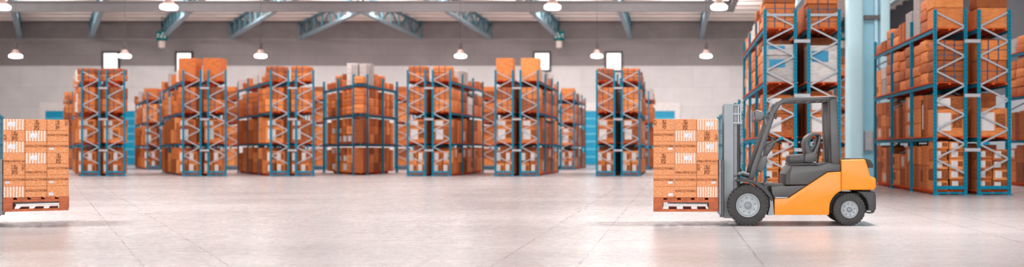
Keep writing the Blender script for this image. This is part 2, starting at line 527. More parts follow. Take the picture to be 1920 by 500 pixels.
def make_rack(name, k, bays=3, rows=(0, 1), height=H, levels=(1, 2, 3), bracing=True, decks=True):
    root = empty(name)
    U = .09
    for r in rows:
        u0, u1 = FR[r]
        for b in range(bays + 1):
            v = b * BAY
            for u in (u0, u1 - U):
                m = MB().box(u, u + U, v - .035, v + .035, .02, height, k)
                up = m.build('upright', 'teal', root)
                if b == 0 and bracing:
                    h = MB()
                    for j in range(int(height / .1) - 1):
                        z = .12 + j * .1
                        h.box(u + .032, u + .058, v - .042, v - .0352, z, z + .045, k)
                    h.build('slot_row', 'teal_dark', up)
                MB().box(u - .05, u + U + .05, v - .09, v + .09, 0, .02, k).build('foot_plate', 'teal', root)
            if b == 0 or not decks:
                MB().box(u0 + U, u1 - U, v - .03, v + .03, .16, .25, k).build('bottom_rail', 'teal', root)
                MB().box(u0 + U, u1 - U, v - .03, v + .03, .03, .08, k).build('bottom_rail', 'teal', root)
            z, i = height - .07, 0
            bm = MB()
            while z > .75:
                a, c = (u0 + .06, u1 - .06) if (i + r) % 2 == 0 else (u1 - .06, u0 + .06)
                bm.bar((a + k * v, v + .002, z), (c + k * v, v + .002, z - .405), .045, .035)
                z -= .405
                i += 1
            bm.build('brace', 'galv', root)
        for b in range(bays):
            v0, v1 = b * BAY + .036, (b + 1) * BAY - .036
            for L in levels:
                z = LV[L]
                for u in (u0 + .005, u1 - .055):
                    MB().box(u, u + .05, v0, v1, z - .13, z - .03, k).build('beam', 'beam_teal', root)
                if not decks:
                    continue
                d = MB()
                n = 15
                for j in range(n):
                    a = v0 + .02 + (v1 - v0 - .04) * j / n
                    d.box(u0 - .04, u1 + .04, a, a + .115, z - .025, z, k)
                for u in (u0 + .08, (u0 + u1) / 2 - .03, u1 - .14):
                    d.box(u, u + .06, v0, v1, z - .075, z - .026, k)
                d.build('shelf_deck', 'deck', root)
            if decks:
                d = MB()
                for j in range(15):
                    a = v0 + .1 + (v1 - v0 - .2) * j / 15
                    d.box(u0 + .01, u1 - .01, a, a + .11, .09, .12, k)
                for u in (u0 + .1, (u0 + u1) / 2 - .04, u1 - .18):
                    d.box(u, u + .08, v0 + .1, v1 - .1, .01, .089, k)
                d.build('floor_deck', 'deck', root)
    if len(rows) == 2:
        for b in range(bays + 1):
            for z in (1.2, 2.7, 4.2):
                MB().box(FR[0][1] - .08, FR[1][0] + .08, b * BAY - .05, b * BAY - .043, z, z + .09, k).build('row_spacer', 'galv', root)
    return root

ORD = ('first', 'second', 'third', 'fourth', 'fifth', 'sixth', 'seventh', 'eighth')
RACK = {}
straight = make_rack('pallet_rack', 0)
angled = make_rack('pallet_rack', SL)
used = set()
def rack(key, proto, x, y, label):
    o = proto if proto.name not in used else copy_tree(proto)
    used.add(o.name)
    o.location = (x, y, 0)
    tag(o, label, 'rack', 'tall teal pallet racks')
    RACK[key] = (x, y, SL if proto is angled else 0.0)
    return o
FY, NY, F2, N2 = 49.4, 28.3, 67.0, 46.0
rack('right', straight, 7.15, NY, 'tall teal pallet rack of brown cartons standing to the right of the pale blue column')
rack_by_forklift = rack('forklift', straight, 2.45, NY, 'tall teal pallet rack with grey-white cartons standing right behind the yellow forklift')
for r in (0, 1):
    MB().box(FR[r][0] + .09, FR[r][1] - .09, -.05, -.02, 4.93, 5.0).build('top_tie', 'galv', rack_by_forklift)
rack('edge', straight, 11.85, NY, 'teal pallet rack cut off by the right edge of the photo')
rack('column', straight, 7.15, N2, 'teal pallet rack standing behind the pale blue column')
rack('r3', straight, -3.80, FY, 'teal pallet rack nearest to the right pallet load, under the small high window')
rack('r2', straight, -8.69, FY, 'teal pallet rack with two big plain cartons on top, right of the picture centre')
rack('r1', straight, -12.92, FY, 'teal pallet rack just right of the pointed rack in the middle')
rack('r3b', straight, -3.80, F2, 'rear teal rack hidden behind the one nearest the right pallet load')
rack('r2b', straight, -8.69, F2, 'lower-looking rear teal rack beside the cyan door, right of centre')
rack('r1b', straight, -12.6, F2, 'rear teal rack mostly hidden behind the one right of the pointed rack')
rack('r0b', straight, -18.35, F2, 'rear teal rack glimpsed just right of the pointed rack in the middle')
o3, o6 = SL * FY, SL * F2
rack('l3', angled, 3.80 - 2.14 + o3, FY, 'teal pallet rack nearest to the left pallet load, under a small high window')
rack('l2', angled, 8.69 - 2.14 + o3, FY, 'teal pallet rack with two big plain cartons on top, left of the picture centre')
rack('l1', angled, 12.92 - 2.14 + o3, FY, 'teal pallet rack just left of the pointed rack in the middle')
rack('l2b', angled, 8.69 - 2.14 + o6, F2, 'lower-looking rear teal rack beside the cyan door, left of centre')
rack('l3b', angled, 3.80 - 2.14 + o6, F2, 'rear teal rack hidden behind the one nearest the left pallet load')
rack('l1b', angled, 12.6 - 2.14 + o6, F2, 'rear teal rack mostly hidden behind the one left of the pointed rack')
rack('l0b', angled, 18.35 - 2.14 + o6, F2, 'rear teal rack glimpsed just left of the pointed rack in the middle')
low = make_rack('low_rack', 0, 7, (0,), 3.2, (1, 2), False, False)
low.location = (2.45, 39.6, 0)
tag(low, 'low empty teal rack running back behind the forklift mast', 'rack')
lowl = make_rack('low_rack', SL, 7, (0,), 3.2, (1, 2), False, False)
lowl.location = (-2.45 - .93 + SL * 39.6, 39.6, 0)
tag(lowl, 'low empty teal rack at the left edge behind the pallet load', 'rack')

# the pointed rack in the middle: one run straight back, the other along the angled rows
AX, AY = -15.67, 51.08
def corner_rack():
    root = tag(empty('corner_rack', (AX, AY, 0)), 'pointed teal rack in the middle whose shelves run back to both sides', 'rack')
    def side(t, s):
        return (0, t) if s > 0 else (2 * SL * 0 + SL * t, t)
    ys = (1.12, 3.92, 6.72)
    for s in (1, -1):
        k = 0 if s > 0 else SL
        for t in ys:
            x = k * t
            MB().box(x - .05, x + .05, t - .05, t + .05, .02, H).build('upright', 'teal', root)
            MB().box(x - .1, x + .1, t - .1, t + .1, 0, .02).build('foot_plate', 'teal', root)
        for L in (1, 2, 3):
            z = LV[L]
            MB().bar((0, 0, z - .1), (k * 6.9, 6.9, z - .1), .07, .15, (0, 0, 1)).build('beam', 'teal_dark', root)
    for L in (0, 1, 2, 3):
        z = LV[L]
        d = MB()
        n = 34
        for j in range(n):
            t = .25 + 6.5 * j / n
            d.box(SL * t + .02, -.02, t, t + .13, z - .025, z)
        if L == 0:
            for t in (1.6, 3.4, 5.2):
                d.box(SL * t + .1, -.1, t, t + .12, 0, z - .026)
        d.build('shelf_deck' if L else 'floor_deck', 'deck', root)
    return root
corner_rack()

# ------------------------------------------------------------------ goods on the racks
MESH = {}
def q5(x):
    return max(.05, round(x / .03) * .03)

def item_mesh(kind, w, d, h):
    key = (kind, w, d, h)
    if key not in MESH:
        m = MB().box(-w / 2, w / 2, -d / 2, d / 2, 0, h)
        if kind == 'strapped_bundle':
            MESH[key] = m.mesh(kind, 'bundle', min(.032, h * .2), 3, True)
        elif kind == 'white_carton':
            MESH[key] = m.mesh(kind, 'white_carton', .012, 2)
        elif kind == 'tall_carton':
            MESH[key] = m.mesh(kind, 'carton_dark', .012, 2)
        else:
            MESH[key] = m.mesh(kind, 'carton', .012, 2)
    return MESH[key]

def part_mesh(kind, w, d, h, face):
    """label / print / tape / strap of a box of this size; face -1 the end turned to the camera, 'L' or 'R' the aisle face."""
    key = (kind, w, d, h, face)
    if key in MESH:
        return MESH[key]
    m = MB()
    e, t = .002, .006
    if kind == 'strap':
        n = max(1, round(max(w, d) / .45))
        for i in range(n):
            c = (i + 1) / (n + 1)
            if w >= d:
                x = -w / 2 + w * c
                m.box(x - .018, x + .018, -d / 2 - t, -d / 2 - e, 0.01, h + t).box(x - .018, x + .018, d / 2 + e, d / 2 + t, .01, h + t).box(x - .018, x + .018, -d / 2 - t, d / 2 + t, h + e, h + t)
            else:
                y = -d / 2 + d * c
                m.box(-w / 2 - t, -w / 2 - e, y - .018, y + .018, 0.01, h + t).box(w / 2 + e, w / 2 + t, y - .018, y + .018, .01, h + t).box(-w / 2 - t, w / 2 + t, y - .018, y + .018, h + e, h + t)
        z = h * .5
        m.box(-w / 2 - t, w / 2 + t, -d / 2 - t, -d / 2 - e, z - .01, z + .01)
        MESH[key] = m.mesh(kind, 'strap')
        return MESH[key]
    spans = {'label': (.12, .55, .2, .85), 'print': (.6, .92, .3, .8), 'tape': (.44, .56, .02, .98), 'mark': (.15, .7, .55, .85)}[kind]
    a, b, c, dd = spans
    if face == 'F':
        m.box(-w / 2 + w * a, -w / 2 + w * b, -d / 2 - t, -d / 2 - e, h * c, h * dd)
    else:
        x0, x1 = (-w / 2 - t, -w / 2 - e) if face == 'L' else (w / 2 + e, w / 2 + t)
        m.box(x0, x1, -d / 2 + d * a, -d / 2 + d * b, h * c, h * dd)
    MESH[key] = m.mesh(kind, {'label': 'label', 'print': 'print', 'tape': 'print', 'mark': 'printblue'}[kind])
    return MESH[key]

NAMES = {
    'right': 'rack right of the blue column', 'forklift': 'rack behind the forklift', 'edge': 'rack at the right edge',
    'column': 'rack behind the blue column', 'r3': 'first rack left of the forklift', 'r2': 'second rack left of the forklift',
    'r1': 'third rack left of the forklift', 'r3b': 'rear rack near the right pallet', 'r2b': 'rear rack beside right-hand cyan door',
    'r1b': 'rear rack between second and third', 'r0b': 'rear rack right of pointed rack',
    'l3': 'rack nearest the left pallet', 'l2': 'second rack from the left pallet', 'l1': 'third rack from the left pallet',
    'l2b': 'rear rack beside left-hand cyan door', 'l3b': 'rear rack near the left pallet', 'l1b': 'rear rack behind third from left',
    'l0b': 'rear rack left of pointed rack', 'mid': 'pointed middle rack',
}
LEVEL = ('floor level', 'lowest shelf', 'middle shelf', 'top shelf')
NOUN = {'labelled_carton': 'white-labelled brown box', 'cardboard_box': 'brown box', 'strapped_bundle': 'strapped orange bundle', 'white_carton': 'white carton', 'tall_carton': 'upright brown carton'}
ALL = {'labelled_carton': 'box', 'cardboard_box': 'box', 'strapped_bundle': 'bundle', 'white_carton': 'carton', 'tall_carton': 'carton'}
seen_labels = {}
rng = random.Random(11)

def item(kind, x, y, z, w, d, h, key, where, parts=(), level=0):
    """One box, centred at x, y and standing at z."""
    w, d, h = q5(w), q5(d), round(h / .01) * .01
    if kind == 'cardboard_box' and any(p == 'label' for p, f in parts):
        kind = 'labelled_carton'
    o = link(kind, item_mesh(kind, w, d, h))
    o.location = (x, y, z)
    for p, face in parts:
        c = link(p, part_mesh(p, w, d, h, face), o)
        if p == 'label':
            c['label'] = 'white paper label'
    o['category'] = ALL[kind]
    t = '%s, %s, %s, %s' % (NOUN[kind], where, LEVEL[level], NAMES[key])
    o['label'] = t.replace(' in ', ' ') if len(t.split()) > 16 else t
    o['group'] = '%s on the %s of the %s' % ({'labelled_carton': 'labelled boxes', 'cardboard_box': 'brown boxes', 'strapped_bundle': 'strapped bundles', 'white_carton': 'white cartons', 'tall_carton': 'upright cartons'}[kind], LEVEL[level], NAMES[key])
    return o

def layer_word(i, n):
    return 'single' if n == 1 else 'topmost' if i == n - 1 else 'bottom' if i == 0 else ORD[i] + '-up'

def stack(key, u, v, w, d, level, kinds, hs, stackname, parts=None, jitter=.015):
    """Boxes one upon another; u, v: the stack's centre in the rack."""
    x0, y0, k = RACK[key]
    z = LV[level] + .002
    n = len(hs)
    for i, h in enumerate(hs):
        kd = kinds[i % len(kinds)]
        ju, jv = rng.uniform(-jitter, jitter), rng.uniform(-jitter, jitter)
        ww = w * rng.uniform(.93, 1.0)
        o = item(kd, x0 + u + ju + k * v, y0 + v + jv, z, ww, d, h, key, '%s in %s stack' % (layer_word(i, n), stackname), parts(kd, i) if parts else (), level)
        z += round(h / .01) * .01 + .008

def end_goods(key, near, aisle):
    """The goods seen through the end frames of both rows."""
    rr = random.Random(hash(key) % 1 + sum(map(ord, key)))
    for r in (0, 1):
        u0, u1 = FR[r]
        side = 'aisle-side' if r == aisle else 'far-side'
        uc = (u0 + u1) / 2
        P = lambda kd, i: (('strap', 'F'),) if kd == 'strapped_bundle' else (('label', 'F'), ('print', 'F')) if kd != 'white_carton' else (('mark', 'F'),) if near else ()
        # floor level: two columns of labelled cartons
        if near:
            for c, uu in ((0, uc - .225), (1, uc + .225)):
                hs = (.3, .26, .29, .25) if (c + r) % 2 else (.27, .3, .24, .3)
                if r == aisle or c == 0:
                    hs = hs + ((.22,) if r == aisle else ())
                stack(key, uu, .42, .43, .55, 0, ('cardboard_box',), hs, '%s %s end' % (side, ('outer', 'inner')[c]), P)
        else:
            for c, uu in ((0, uc - .225), (1, uc + .225)):
                hs = (.52, .56) if (c + r) % 2 else (.5, .6)
                stack(key, uu, .42, .43, .55, 0, ('cardboard_box',), hs, '%s %s end' % (side, ('outer', 'inner')[c]), P)
        # lowest shelf: a large carton, another thing on top at the back
        if key == 'forklift':
            stack(key, uc, .46, .84, .7, 1, ('cardboard_box',), (.62, .5), side + ' end', P)
            stack(key, uc - .02, .46, .84, .7, 2, ('white_carton',), (1.02,) if r else (.74, .3), side + ' end', P)
        else:
            stack(key, uc, .46, .86, .7, 1, ('cardboard_box',), (.76, .34) if (r == aisle or not near) else (.78,), side + ' end', P)
            stack(key, uc, .46, .88, .72, 2, ('strapped_bundle',), (.3, .29, .28, .26) if r == aisle and near else (.6, .56), side + ' end', P)
        # top shelf
        if key == 'right':
            stack(key, uc - .02, .5, .86, .76, 3, ('cardboard_box',), (.56, .5), side + ' end', lambda kd, i: (('tape', 'F'),) if i == 9 else ())
        elif key in ('r2', 'l2', 'r2b', 'l2b'):
            stack(key, uc, .48, .88, .72, 3, ('cardboard_box',), (1.08 if key in ('r2', 'l2') else .7,), side + ' end')
        elif key == 'forklift':
            stack(key, uc, .48, .88, .72, 3, ('strapped_bundle',), (.36, .3, .26) if r else (.38, .3, .3), side + ' end', P)
        else:
            stack(key, uc, .48, .88, .72, 3, ('strapped_bundle',), (.3, .28) if key in ('r3', 'l3') else (.38, .3), side + ' end', P)

def side_goods(key, near, aisle, bays=(0, 1, 2), over=0.0):
    """The goods along the aisle side."""
    rr = random.Random(sum(map(ord, key)) * 7)
    u0, u1 = FR[aisle]
    sgn = -1 if aisle == 0 else 1
    uc = (u0 + u1) / 2 + sgn * over
    F = 'L' if aisle == 0 else 'R'
    leaning = RACK[key][2] != 0
    def P(kd, i):
        if kd == 'strapped_bundle':
            return (('strap', F),)
        if kd == 'white_carton':
            return ()
        return (((('label', 'print', 'tape')[(i + rr.randint(0, 2)) % 3]), F),) if rr.random() < (.8 if near else .65) else ()
    for b in bays:
        first = b == 0
        v0 = b * BAY + (.95 if first else .1)
        v1 = (b + 1) * BAY - .1
        ns = (2 if first else 3) if near else (2 if first else 2)
        for L in range(4):
            cw = (v1 - v0) / ns
            for s in range(ns):
                v = v0 + cw * (s + .5)
                depth = cw - .1 if near or not leaning else min(cw - .1, .72)
                name = '%s %s' % (('front-bay', 'middle-bay', 'rear-bay')[b], ('front', 'middle', 'back')[s] if ns == 3 else ('front', 'back')[s])
                t = rr.random()
                if L == 3:
                    if t < .36:
                        kd, hs = ('white_carton',), (rr.uniform(.5, .75),)
                    elif t < .75:
                        kd, hs = ('strapped_bundle',), tuple(rr.uniform(.24, .32) for _ in range(3 if near and b < 2 else 2 if near else 1))
                    else:
                        kd, hs = ('cardboard_box',), (rr.uniform(.4, .6),)
                elif L == 2:
                    if t < .7:
                        kd, hs = ('strapped_bundle',), tuple(rr.uniform(.28, .34) for _ in range(4)) if near else (.6, rr.uniform(.5, .6))
                    elif t < .85:
                        kd, hs = ('white_carton',), (rr.uniform(.5, .6), .4)
                    else:
                        kd, hs = ('cardboard_box',), (.45, rr.uniform(.35, .5))
                elif L == 1:
                    if t < .45:
                        kd, hs = ('tall_carton',), (rr.uniform(.95, 1.2),)
                    else:
                        kd, hs = ('cardboard_box',), tuple(rr.uniform(.36, .43) for _ in range(3)) if near else (.68, rr.uniform(.54, .62))
                else:
                    if t < .4:
                        kd, hs = ('tall_carton',), (rr.uniform(.62, .7), rr.uniform(.54, .62))
                    elif t < .8:
                        kd, hs = ('cardboard_box',), tuple(rr.uniform(.34, .42) for _ in range(3)) if near else (.68, rr.uniform(.54, .62))
                    else:
                        kd, hs = ('cardboard_box',), (.5, .48)
                if key == 'right' and L == 3:
                    kd, hs = ((('strapped_bundle',), (.34, .3, .28)), (('white_carton',), (1.15,)), (('white_carton',), (.86,)), (('cardboard_box',), (.62,)),
                              (('strapped_bundle',), (.3, .26)), (('strapped_bundle',), (.34, .3)), (('cardboard_box',), (.36,)), (('strapped_bundle',), (.32,)))[b * 3 + s - (1 if b else 0)]
                wd = .84
                if kd[0] == 'tall_carton' and L == 1 and near:
                    half = depth / 2
                    for j in (0, 1):
                        stack(key, uc, v - half / 2 + j * half, wd, half - .03, L, kd, (hs[0] * (1, .92)[j],), name + ('-near', '-rear')[j], P, .008)
                else:
                    stack(key, uc, v, wd, depth, L, kd, hs, name, P)

def far_goods(key, near, aisle, bays=(0, 1, 2)):
    """Bulky cartons in the row away from the aisle, glimpsed between the aisle goods."""
    rr = random.Random(sum(map(ord, key)) * 3)
    u0, u1 = FR[1 - aisle]
    for b in bays:
        for L in range(4 if near else 3):
            h = rr.uniform(1.24, 1.34) if L < 3 else rr.uniform(.5, .8)
            v0, v1 = b * BAY + (1.1 if b == 0 else .15), (b + 1) * BAY - .15
            if RACK[key][2]:
                v0 = v1 - .66
            stack(key, (u0 + u1) / 2, (v0 + v1) / 2, .84, v1 - v0, L, ('tall_carton',), (h,), ('front', 'middle', 'rear')[b] + '-bay far-row')
for key, aisle in (('right', 0), ('forklift', 0), ('r1', 1), ('r2', 1), ('l1', 0), ('l2', 0), ('r3', 1), ('l3', 0)):
    far_goods(key, key in ('right', 'forklift'), aisle)
for key, aisle in (('right', 0), ('forklift', 0)):
    end_goods(key, True, aisle)
    side_goods(key, True, aisle)
side_goods('edge', True, 0, (1, 2))
for key in ('r3', 'r2', 'r1'):
    end_goods(key, False, 1)
    side_goods(key, False, 1, over=.08 if key == 'r3' else 0)
for key in ('l3', 'l2', 'l1'):
    end_goods(key, False, 0)
    side_goods(key, False, 0, over=.08 if key == 'l3' else 0)
end_goods('r2b', False, 1)
side_goods('r2b', False, 1, (0, 1, 2))
end_goods('l2b', False, 0)
side_goods('l2b', False, 0, (0, 1, 2))
side_goods('r3b', False, 1, (0, 1, 2), .3)
side_goods('l3b', False, 0, (0, 1, 2), .3)
side_goods('column', False, 0, (0,))

def simple_column(key, r, u, levels, kinds):
    for L in levels:
        stack(key, u, .46, .86, .7, L, kinds, (.66, .6) if L < 3 else (.5, .3), 'end')
simple_column('r0b', 0, .46, (0, 1, 2, 3), ('cardboard_box',))
simple_column('l0b', 1, 1.67, (0, 1, 2, 3), ('cardboard_box',))
simple_column('r1b', 0, .46, (0, 1, 2, 3), ('cardboard_box',))
simple_column('l1b', 1, 1.67, (0, 1, 2, 3), ('cardboard_box',))
simple_column('column', 0, .46, (0, 1, 2, 3), ('cardboard_box',))

# goods of the pointed rack: steps of stacks to both sides of its point
def middle_goods():
    rr = random.Random(3)
    RACK['mid'] = (AX, AY, 0)
    for L in range(4):
        for row, (t, half, n) in enumerate(((.55, .0, 1), (1.5, .0, 2), (2.3, 0, 2), (3.1, 0, 2), (4.4, 0, 2), (5.2, 0, 2), (6.05, 0, 2))):
            left, right = SL * t + .05, -.05
            if n == 1:
                spots = [((left + right) / 2, .46)]
            else:
                cw = min(.66, (right - left) / n)
                spots = []
                for i in range(n // 2):
                    spots += [(left + cw * (i + .5), cw - .04), (right - cw * (i + .5), cw - .04)]
            for i, (x, w) in enumerate(spots):
                pair = random.Random(L * 100 + row * 10 + i // 2)
                t_ = pair.random()
                nm = '%s-row %s' % (ORD[row], 'point' if n == 1 else ('%s %s' % (('outer', 'inner')[i // 2], ('western', 'eastern')[i % 2])))
                if L == 3:
                    kd, hs = (('white_carton',), (.9 + .12 * row,)) if row in (1, 2) else (('strapped_bundle',), (.34, .3)[:2 if 0 < row < 5 else 1])
                elif L == 2:
                    kd, hs = ('strapped_bundle',), (.43, .42, .39)
                elif L == 1:
                    kd, hs = (('tall_carton',), (1.15 + .18 * t_,)) if t_ < .5 or n == 1 else (('cardboard_box',), (.46, .42, .4))
                else:
                    kd, hs = (('tall_carton',), (1.1 + .2 * t_,)) if t_ < .4 or n == 1 else (('cardboard_box',), (.48, .42, .36))
                P = lambda kd, i: (('strap', 'F'),) if kd == 'strapped_bundle' else (('label', 'F'),) if pair.random() < .3 and kd == 'cardboard_box' else ()
                stack('mid', x, t, w, .6, L, kd, hs, nm, P, .006)
middle_goods()

# ------------------------------------------------------------------ forklift
U = 1 / 115.0       # drawing unit of the side elevation below: 115 units to the metre, zero under the front axle
def E(pts):
    return [(x * U, z * U) for x, z in pts]
def arc(cx, cz, r, a0, a1, n=10):
    return [(cx + r * math.cos(R(a0 + (a1 - a0) * i / n)), cz + r * math.sin(R(a0 + (a1 - a0) * i / n))) for i in range(n + 1)]
W = 1.14

def wheel(root, x, z, r, rimr, y0, width, outer):
    """A tyre with lugs; outer = -1 when the outside faces the side y0."""
    c = (x, 0, z)
    hw = width
    ya, yb = y0, y0 + hw
    t = MB()
    t.lathe([(rimr, ya + .02), (rimr * 1.06, ya + .004), (rimr * 1.2, ya), (r * .86, ya), (r * .93, ya + .006), (r * .978, ya + .02), (r * .985, ya + hw * .5),
             (r * .978, yb - .02), (r * .93, yb - .006), (r * .86, yb), (rimr * 1.2, yb), (rimr, yb - .02)], 64, 'Y', c)
    n = 30
    for i in range(n):
        for s in (0, 1):
            a = 2 * PI * (i + .5 * s) / n
            d = Vector((math.cos(a), 0, math.sin(a)))
            tt = Vector((-d.z, 0, d.x))
            wl = 2 * PI * r / n * .37
            p0 = ya + .002 if s == 0 else ya + hw * .5
            p1 = ya + hw * .5 if s == 0 else yb - .002
            vs = []
            for rad, sh in ((r * .9, 1.0), (r * .9985, .85)):
                for y in (p0, p1):
                    for k in (-1, 1):
                        q = Vector(c) + d * rad + tt * (wl * k * sh)
                        vs.append((q.x, y, q.z))
            t.add(vs, [(0, 2, 3, 1), (4, 5, 7, 6), (0, 1, 5, 4), (2, 6, 7, 3), (0, 4, 6, 2), (1, 3, 7, 5)])
    o = t.build('tire', 'tire', root)
    f = ya if outer < 0 else yb
    s = 1 if outer < 0 else -1
    MB().lathe([(rimr, f + s * .02), (rimr * .98, f + s * .006), (rimr * .9, f + s * .008), (rimr * .84, f + s * .03), (rimr * .55, f + s * .045), (rimr * .3, f + s * .036), (.001, f + s * .034)], 48, 'Y', c).build('rim', 'rim', o)
    MB().lathe([(rimr * .3, f + s * .038), (rimr * .29, f + s * .01), (rimr * .2, f - s * .004), (.001, f - s * .008)], 28, 'Y', c).build('hub_cap', 'mast', o)
    for i in range(8):
        a = 2 * PI * i / 8 + .2
        MB().lathe([(.012, f + s * .05), (.012, f + s * .028), (.001, f + s * .026)], 8, 'Y', (x + rimr * .62 * math.cos(a), 0, z + rimr * .62 * math.sin(a))).build('wheel_nut', 'mast_dark', o)
    MB().lathe([(rimr * .99, f + s * hw * .9), (rimr * .5, f + s * hw * .9), (.001, f + s * hw * .88)], 24, 'Y', c).build('rim_back', 'mast_dark', o)

def make_forklift():
    root = empty('forklift')
    # wheels
    for y0, out in ((0, -1), (W - .235, 1)):
        wheel(root, 0, 38 * U, 38 * U, 22.5 * U, y0, .235, out)
    for y0, out in ((.02, -1), (W - .205, 1)):
        wheel(root, 190 * U, 30 * U, 30 * U, 16.5 * U, y0, .185, out)
    MB().tube([(0, .236, 38 * U), (0, W - .236, 38 * U)], .07, 16).build('front_axle', 'dark', root)
    MB().tube([(190 * U, .207, 30 * U), (190 * U, W - .207, 30 * U)], .06, 16).build('rear_axle', 'dark', root)
    # yellow chassis with the rear wheel arch
    body = E([(50, 50), (76, 51.5), (149, 99.5), (174, 100.5), (174, 66.5)] + arc(190, 30, 38.5, 113, 164, 8) + [(151.5, 20), (50, 20)])
    MB().prism(body, .03, W - .03).build('chassis', 'yellow', root, .014, 3, True)
    cw = E([(174.6, 123), (219, 124), (224, 110), (228, 94), (231, 91), (239, 88.5), (240, 73), (236, 67), (174.6, 66.2)])
    MB().prism(cw, .02, W - .02).build('counterweight', 'yellow', root, .03, 4, True)
    cap = E([(178, 125.6), (221, 125.8), (231, 122.5), (236, 114), (236, 108), (226.5, 107.5), (220, 124.6), (178, 124.4)])
    MB().prism(cap, .1, W - .1).build('hood', 'dark', root, .008, 2, True)
    # dark inside of the arch and rear underframe
    MB().prism(E([(152, 60), (212, 60), (214, 40), (206, 36), (152, 20)]), .24, W - .24).build('underframe', 'black', root)
    # dark rear bumper
    bp = E([(204, 64), (238, 63.5), (240.5, 56), (240.5, 31), (236, 23), (225, 22), (226, 36), (222, 49), (213, 59)])
    MB().prism(bp, .06, W - .06).build('rear_bumper', 'dark', root, .018, 3, True)
    MB().prism(E([(217, 67), (234, 67), (233, 63), (218, 63)]), .2, W - .2).build('bumper_bracket', 'black', root)
    MB().tube([(222 * U, .05, 27 * U), (230 * U, .05, 27 * U)], .014, 8).build('tow_pin', 'chrome', root)
    # cowling, seat base and floor
    cowl = E([(44, 73.4), (112, 75.4), (75.5, 52), (49, 50.7), (45, 60)])
    sb = E([(71.5, 76), (71.5, 96), (81, 110.5), (133, 111.5), (150, 118.5), (174, 113), (174, 101.2), (149, 100.2), (113, 76.2)])
    MB().prism(sb, .05, W - .05).build('seat_box', 'anth', root, .016, 3, True)
    MB().prism(cowl, .06, W - .06).build('cowling', 'anth', root, .012, 3, True)
    MB().prism(E([(71, 95.5), (81, 111), (83.5, 111), (79, 95), (79, 76.5), (71, 76.5)]), .045, W - .045).build('cowling_corner', 'dark', root, .006)
    MB().prism(E([(30, 78), (70, 76.2), (70, 73.5), (44, 73.2), (30, 74)]), .1, W - .1).build('floor_plate', 'dark', root, .004)
    st = MB().prism(E([(51, 53.6), (72, 53.6), (76, 52), (51, 51)]), .012, .058).build('step_edge', 'rim', root)
    # front fenders
    for y0, y1 in ((.0, .26), (W - .26, W)):
        outer = [(-22, 86), (-8, 87.5), (8, 86), (20, 81), (32, 73), (42, 61), (48, 49)]
        inner = [(44, 46), (37, 56), (28, 66), (16, 75), (5, 80), (-8, 82.5), (-22, 82)]
        MB().prism(E(outer + inner), y0, y1).build('fender', 'dark', root, .006, 2, True)
    MB().prism(E([(24, 70), (40, 60), (47, 50), (49.5, 20), (37, 19), (37, 34), (30, 40), (24, 46)]), .27, W - .27).build('front_frame', 'mast', root, .006)
    MB().prism(E([(41, 52), (47, 49), (49.5, 20), (37, 19), (39, 26), (41.5, 36)]), .05, .25).build('side_step', 'mast', root, .006)
    # overhead guard
    path = [(7, 86), (13, 110), (28, 152), (44, 198), (50, 214), (57, 226), (66, 233), (80, 236), (110, 237), (166, 239)]
    for y0 in (.1, W - .17):
        MB().sweep([(x * U, y0, z * U) for x, z in path], [.09, .088, .085, .082, .08, .078, .072, .068, .066, .066], .07).build('guard_pillar', 'anth', root, .012, 2, True)
    for y0, y1 in ((.1, .34), (W - .34, W - .1)):
        MB().prism(E([(154, 235), (167, 241), (168, 236), (175, 108), (157.5, 108), (156, 160)]), y0, y1).build('rear_pillar', 'anth', root, .012, 2, True)
    for i, x in enumerate((62, 82, 102, 122, 142)):
        z = 231 if i == 0 else 235.5 + i * .5
        MB().box((x - 2) * U, (x + 2) * U, .15, W - .15, (z - 2.5) * U, (z + 2) * U).build('roof_bar', 'anth', root, .006)
    MB().box(152 * U, 168 * U, .1, W - .1, 235 * U, 241.5 * U).build('roof_rear_rail', 'anth', root, .012, 2)
    MB().prism(E([(44, 214), (48, 226), (60, 231), (62, 228), (51, 222), (47, 213)]), .3, W - .3).build('roof_front_rail', 'anth', root, .004)
    # seat
    seat = MB().prism(E([(80, 116), (81, 131), (88, 132), (110, 134), (114, 131), (114, 117)]), .32, W - .32).build('seat', 'cushion', root, .03, 4, True)
    MB().prism(E([(80, 111.8), (79, 116), (131, 117.5), (134, 112)]), .3, W - .3).build('seat_base', 'dark', seat, .008)
    MB().prism(E([(80, 119.6), (80, 121.2), (113, 121.4), (113, 119.8)]), .305, W - .305).build('seat_piping', 'black', seat)
    for y0 in (.27, W - .32):
        MB().prism(E([(109, 119), (111, 134), (122, 136), (132, 138), (135, 120), (118, 117)]), y0, y0 + .05).build('seat_bracket', 'anth', seat, .01, 2, True)
    # backrest: a side-view loop with an opening
    o_ = [(118, 132), (113, 142), (111, 152), (112, 163), (116, 170), (124, 174), (134, 175.5), (143, 174.5), (142, 160), (140, 146), (137, 134), (131, 124), (124, 124)]
    bk = MB().sweep([(x * U, .33, z * U) for x, z in [(126, 122), (121, 132), (116, 144), (114.5, 154), (117, 163.5), (123, 169), (131, 171.5), (139, 171)]],
                    [.1, .1, .085, .075, .07, .065, .06, .04], W - .66).build('backrest', 'cushion', root, .022, 3, True)
    MB().sweep([(x * U, .36, z * U) for x, z in [(140, 172), (139.5, 160), (136, 148), (131, 136), (128, 126)]], [.035, .05, .06, .07, .08], W - .72).build('backrest_shell', 'anth', bk, .012, 2, True)
    MB().sweep([(x * U, .345, z * U) for x, z in [(118, 140), (124, 143), (130, 150), (131, 158), (127, 163)]], [.05, .05, .045, .04, .03], .05).build('backrest_rib', 'anth', bk, .01, 2, True)
    MB().tube([(137 * U, .5, 116 * U), (142 * U, .5, 146 * U)], .016, 8).build('seat_belt_post', 'dark', seat)
    # console, steering column and wheel
    MB().prism(E([(18, 104), (26, 128), (38, 130), (40, 122), (36, 108), (27, 98)]), .34, W - .3).build('console', 'grey_metal', root, .014, 2, True)
